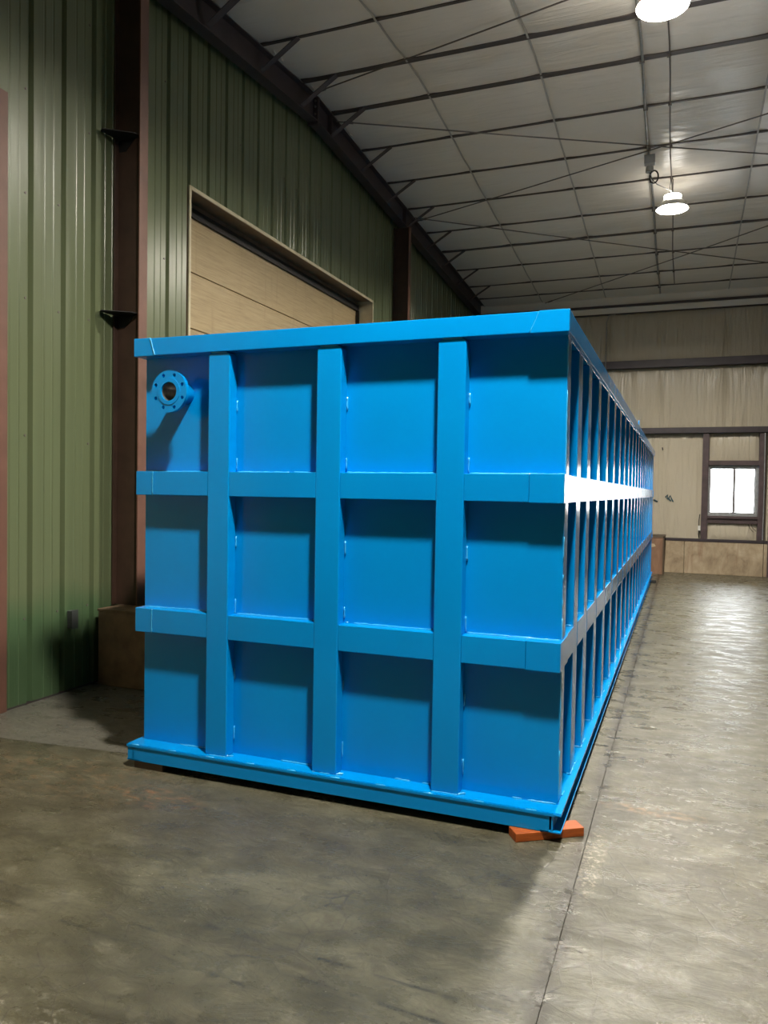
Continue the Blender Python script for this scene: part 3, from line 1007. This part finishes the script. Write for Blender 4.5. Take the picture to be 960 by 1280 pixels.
# top rails: end rails with proud mitred corner pieces, side rails
EX = .018
yf = -P - .010
def corner_piece(x_in_top, x_in_bot, x_out, proud):
    b = B()
    b.prism([(x_in_bot, ZTB - .003), (x_out, ZTB - .003), (x_out, HT + .002), (x_in_top, HT + .002)], 1, yf - proud, .03)
    return b.done('rail_corner', BLUE, tank, .003)
corner_piece(-.122, -.165, EX, .006)
corner_piece(TW + .095, TW + .125, TW - EX, .003)
B().prism([(TW + .098, HT), (-.125, HT), (-.168, ZTB), (TW + .128, ZTB)], 1, yf, .03).done('top_rail', BLUE, tank, .003)
box('top_rail', TW - EX, EX, TL_ - .03, TL_ + P + .01, ZTB, HT, BLUE, tank, .003)
# side rail in two lengths, the far one welded on with a lug at the joint
box('top_rail', -P, EX - .001, .031, 6.62, ZTB, HT, BLUE, tank, .003)
box('top_rail', -P, EX - .001, 6.63, TL_ - .031, ZTB, HT - .004, BLUE, tank, .003)
box('top_rail', TW - EX + .001, TW + P, .031, TL_ - .031, ZTB, HT, BLUE, tank, .003)
B().prism([(6.60, HT - .002), (6.72, HT - .002), (6.70, HT + .07), (6.66, HT + .10), (6.62, HT + .07)], 0, -.02, -.008).done('lifting_lug', BLUE, tank, .002)

# side stiffeners and belts
sy = [(0.0085, .126), (.435, .60), (.90, 1.06)]
k = 0
yv = 1.475
while yv < TL_ - .3:
    sy.append((yv, yv + .155))
    yv += .622
sy.append((TL_ - .135, TL_ - .0085))
ms = None
for k, (a, b_) in enumerate(sy):
    for side in (0, 1):
        x0, x1 = (-P + .0005, 0.0) if side == 0 else (TW, TW + P - .0005)
        box('stiffener', x0, x1, a, b_, Z0 + .0005, ZTB - .0005, BLUE, tank, .006)
for zb, zt in ((B1B, B1T), (B2B, B2T)):
    for side in (0, 1):
        x0, x1 = (-P + .0005, 0.0015) if side == 0 else (TW - .0015, TW + P - .0005)
        for (a0, a1), (b0, b1) in zip(sy, sy[1:]):
            box('belt', x0, x1, a1 + .0006, b0 - .0006, zb, zt, BLUE, tank, .003)
        # wrap of the belt over the corner post
        xx = (0.0002, .007) if side == 0 else (TW - .007, TW - .0002)
        box('belt_wrap', xx[0], xx[1], -.0005, sy[0][1] + .05, zb, zt, BLUE, tank, .002)

# skid: front and rear channels, side channels open outwards, deck lip
QX, QY = .032, .1145
b = B()
b.box(TW - QX + .004, QX - .055, -QY + .004, -QY + .010, 0, Z0 - .012)
b.box(TW - QX + .004, QX - .055, -QY + .010, -QY + .06, 0, .007)
b.box(TW - QX + .004, QX - .055, -QY + .002, -QY + .06, Z0 - .012, Z0 - .005)
b.done('skid_channel', BLUE, tank, .002)
b = B()
b.box(TW, 0, TL_ + .05, TL_ + .056, 0, Z0 - .012).box(TW, 0, TL_ + .0, TL_ + .05, 0, .007)
b.done('skid_channel', BLUE, tank)
box('skid_lip', TW - QX, QX, -QY + .010, -.0005, Z0 - .004, Z0, BLUE, tank)
box('skid_edge', TW - QX, QX - .03, -QY - .001, -QY + .004, Z0 - .014, Z0 - .001, BLUE, tank)
for side in (0, 1):
    s = 1 if side == 0 else -1
    xo = QX if side == 0 else TW - QX
    b = B()
    b.box(xo - s * .10, xo, -QY + .004, TL_, Z0 - .013, Z0 - .0045)
    b.box(xo - s * .10, xo, -QY + .004, TL_, 0, .008)
    b.box(xo - s * .046, xo - s * .038, -QY + .004, TL_, .008, Z0 - .013)
    b.done('skid_channel', BLUE, tank, .0015)
    if side == 0: box('skid_lip', -P, QX, .0001, TL_, Z0 - .004, Z0, BLUE, tank)
    else: box('skid_lip', TW - QX, TW + P, .0001, TL_, Z0 - .004, Z0, BLUE, tank)
# cross members under the floor
for k in range(1, 12):
    box('cross_member', TW + .08, -.08, k * 1.0, k * 1.0 + .06, .01, Z0 - .006, BLUE, tank)

# stitch welds along the front lip and beads round the members
wb_ = B()
def bead(a, b_, r=.0045, step=.018, prob=1.0):
    a, b_ = Vector(a), Vector(b_)
    L = (b_ - a).length
    n_ = max(2, int(L / step))
    run = []
    for k in range(n_ + 1):
        q = a.lerp(b_, k / n_) + Vector((random.uniform(-1, 1), random.uniform(-1, 1), random.uniform(-1, 1))) * r * .28
        if random.random() < prob: run.append(q)
        else:
            if len(run) > 1: wb_.tube(run, r, 5, .35)
            run = []
    if len(run) > 1: wb_.tube(run, r, 5, .35)
x = TW
while x < -.05:
    wb_.tube([(x, -QY + .007, Z0 - .001), (x + .05, -QY + .007, Z0 - .001)], .004, 5, .3)
    x += .255
cells = [(TW, VX[0][0])] + [(VX[0][1], VX[1][0]), (VX[1][1], VX[2][0]), (VX[2][1], 0)]
for (a, b_) in cells:
    for z in (B1T, B2T):
        bead((a + .01, -.001, z + .002), (b_ - .004, -.001, z + .002), .0042, .016, .97)
    bead((b_ - .22, -.002, Z0 + .002), (b_ - .01, -.002, Z0 + .002), .0045, .014, .95)
for a, b_ in VX:
    for z in (2.08, 1.76, 1.32, .97, .58, .25):
        bead((b_ + .003, -.003, z), (b_ + .003, -.003, z - random.uniform(.05, .09)), .0038, .014)
    bead((b_ - .012, -P + .002, Z0 + .003), (b_ + .03, -P + .03, Z0 + .003), .005, .01)
    bead((a + .005, -P - .001, Z0 + .001), (b_ - .005, -P - .001, Z0 + .001), .003, .014, .95)
    bead((a + .02, -P - .001, ZTB - .003), (b_ - .02, -P - .001, ZTB - .003), .003, .02, .95)
bead((.001, -.001, ZTB - .02), (.001, -.001, Z0 + .02), .0032, .03, .86)
# corner cap seams
bead((TW + .110, -P - .0005, B1T), (TW + .110, -P - .0005, B1B), .0032, .01)
bead((TW + .110, -P - .0005, B2T), (TW + .110, -P - .0005, B2B), .0032, .01)
bead((TW + .0955, yf - .003, HT), (TW + .1265, yf - .003, ZTB), .0042, .008)
bead((-.1225, yf - .0005, HT), (-.166, yf - .0005, ZTB), .002, .012)
for (a0, a1), (b0, b1) in zip(sy, sy[1:]):
    bead((EX - .022, a1 + .01, ZTB - .003), (EX - .022, b0 - .005, ZTB - .003), .004, .02, .99)
    if a1 < 8:
        for z in (B1T, B2T, Z0):
            bead((-P + .006, b0 - .003, z + .003), (-.006, b0 - .003, z + .003), .0045, .012, .95)
            bead((-P + .004, a1 + .01, z + .002), (-P + .004, b0 - .01, z + .002), .004, .025, .9)
        bead((.002, a1 - .01, Z0 + .003), (.006, a1 + .06, Z0 + .003), .004, .012, .9)
        bead((.0, b0 - .01, Z0 + .003), (.002, b1, Z0 + .003), .0042, .012, .9)
w_ = wb_.done('weld_bead', WELD, tank, 0, True)
w_['kind'] = 'stuff'

# nozzle: pipe stub and eight-hole flange
nz = empty('nozzle', (FX, 0, FZ))
nz.parent = tank
nz.location = Vector((FX, 0, FZ)) - tank.location
NX, NZ = FX + .02, FZ - .005
Y1, Y0 = -.134, -.158
bm = plate_with_holes(Y0, Y1, circle(FX, FZ, FR, 64), [circle(FX, FZ, .052, 40)] + [circle(FX + .095 * math.cos(PI / 8 + k * PI / 4), FZ + .095 * math.sin(PI / 8 + k * PI / 4), .0105, 14) for k in range(8)])
bmesh.ops.recalc_face_normals(bm, faces=bm.faces)
me = bpy.data.meshes.new('flange'); bm.to_mesh(me); bm.free()
o = link('flange', me, BLUE, nz)
B().lathe([(.052, -.003), (.074, -.003), (.0755, .0), (.0755, .002), (.052, .002), (.052, -.003)], (FX, Y0, FZ), 'Y', 48).done('raised_face', BLUE, nz)
B().lathe([(.052, .0), (.066, .0), (.060, .03), (.0575, .05), (.0575, .22), (.052, .22), (.052, .0)], (FX, Y1, FZ), 'Y', 40).done('pipe_stub', BLUE, nz, 0, True)
B().lathe([(.0515, .0), (.0515, .32)], (FX, Y0 + .008, FZ), 'Y', 40).done('pipe_bore', PIPE_IN, nz, 0, True)

# ------------------------------------------------------------------ blocks under the tank
def block(name, cx, cy, rz, lx, ly, h, z0, mat, label, cat, grp=None):
    b = B()
    b.box(-lx / 2, lx / 2, -ly / 2, ly / 2, 0, h)
    o = b.done(name, mat, None, .004)
    o.location = (cx, cy, z0)
    o.rotation_euler = (0, 0, rz)
    tag(o, label, cat, grp)
    return o
block('orange_timber', -.045, -.045, .60, .35, .088, .0435, ZF, ORANGE, 'rough orange painted timber block under the near right corner of the tank', 'timber')
block('timber_block', -2.32, .05, 0, .20, .30, .0435, ZF, TIMBER, 'dark timber block under the near left corner of the tank, in its shadow', 'timber')
block('rubber_block', .02, 11.4, 0, .20, .12, .0435, ZF, RUBBER, 'small black block under the far right end of the tank', 'block')
block('timber_block', -2.32, 11.4, 0, .20, .30, .0435, ZF, TIMBER, 'dark timber block under the hidden far left end of the tank', 'timber')

# ------------------------------------------------------------------ plywood crate at the far wall
cr = empty('plywood_crate', (-.3, 13.35, ZF), 'red brown plywood crate against the far wall, just past the tank end', 'crate')
b = B()
b.box(-.95, .185, 13.06, 13.08, ZF, .72)
b.done('front_board', PLY, cr, .003)
box('side_board', .185, .215, 13.05, 13.56, ZF, .73, TIMBER, cr, .003)
box('side_board', -.98, -.95, 13.05, 13.56, ZF, .73, TIMBER, cr, .003)
box('lid', -1.0, .235, 13.03, 13.58, .73, .755, TIMBER, cr, .003)
b = B()
b.prism([(-.30, .60), (.02, .58), (.05, .53), (-.06, .50), (-.05, .28), (-.10, .24), (-.22, .27), (-.30, .25)], 1, 13.053, 13.06)
b.done('torn_paper', PALEW, cr)
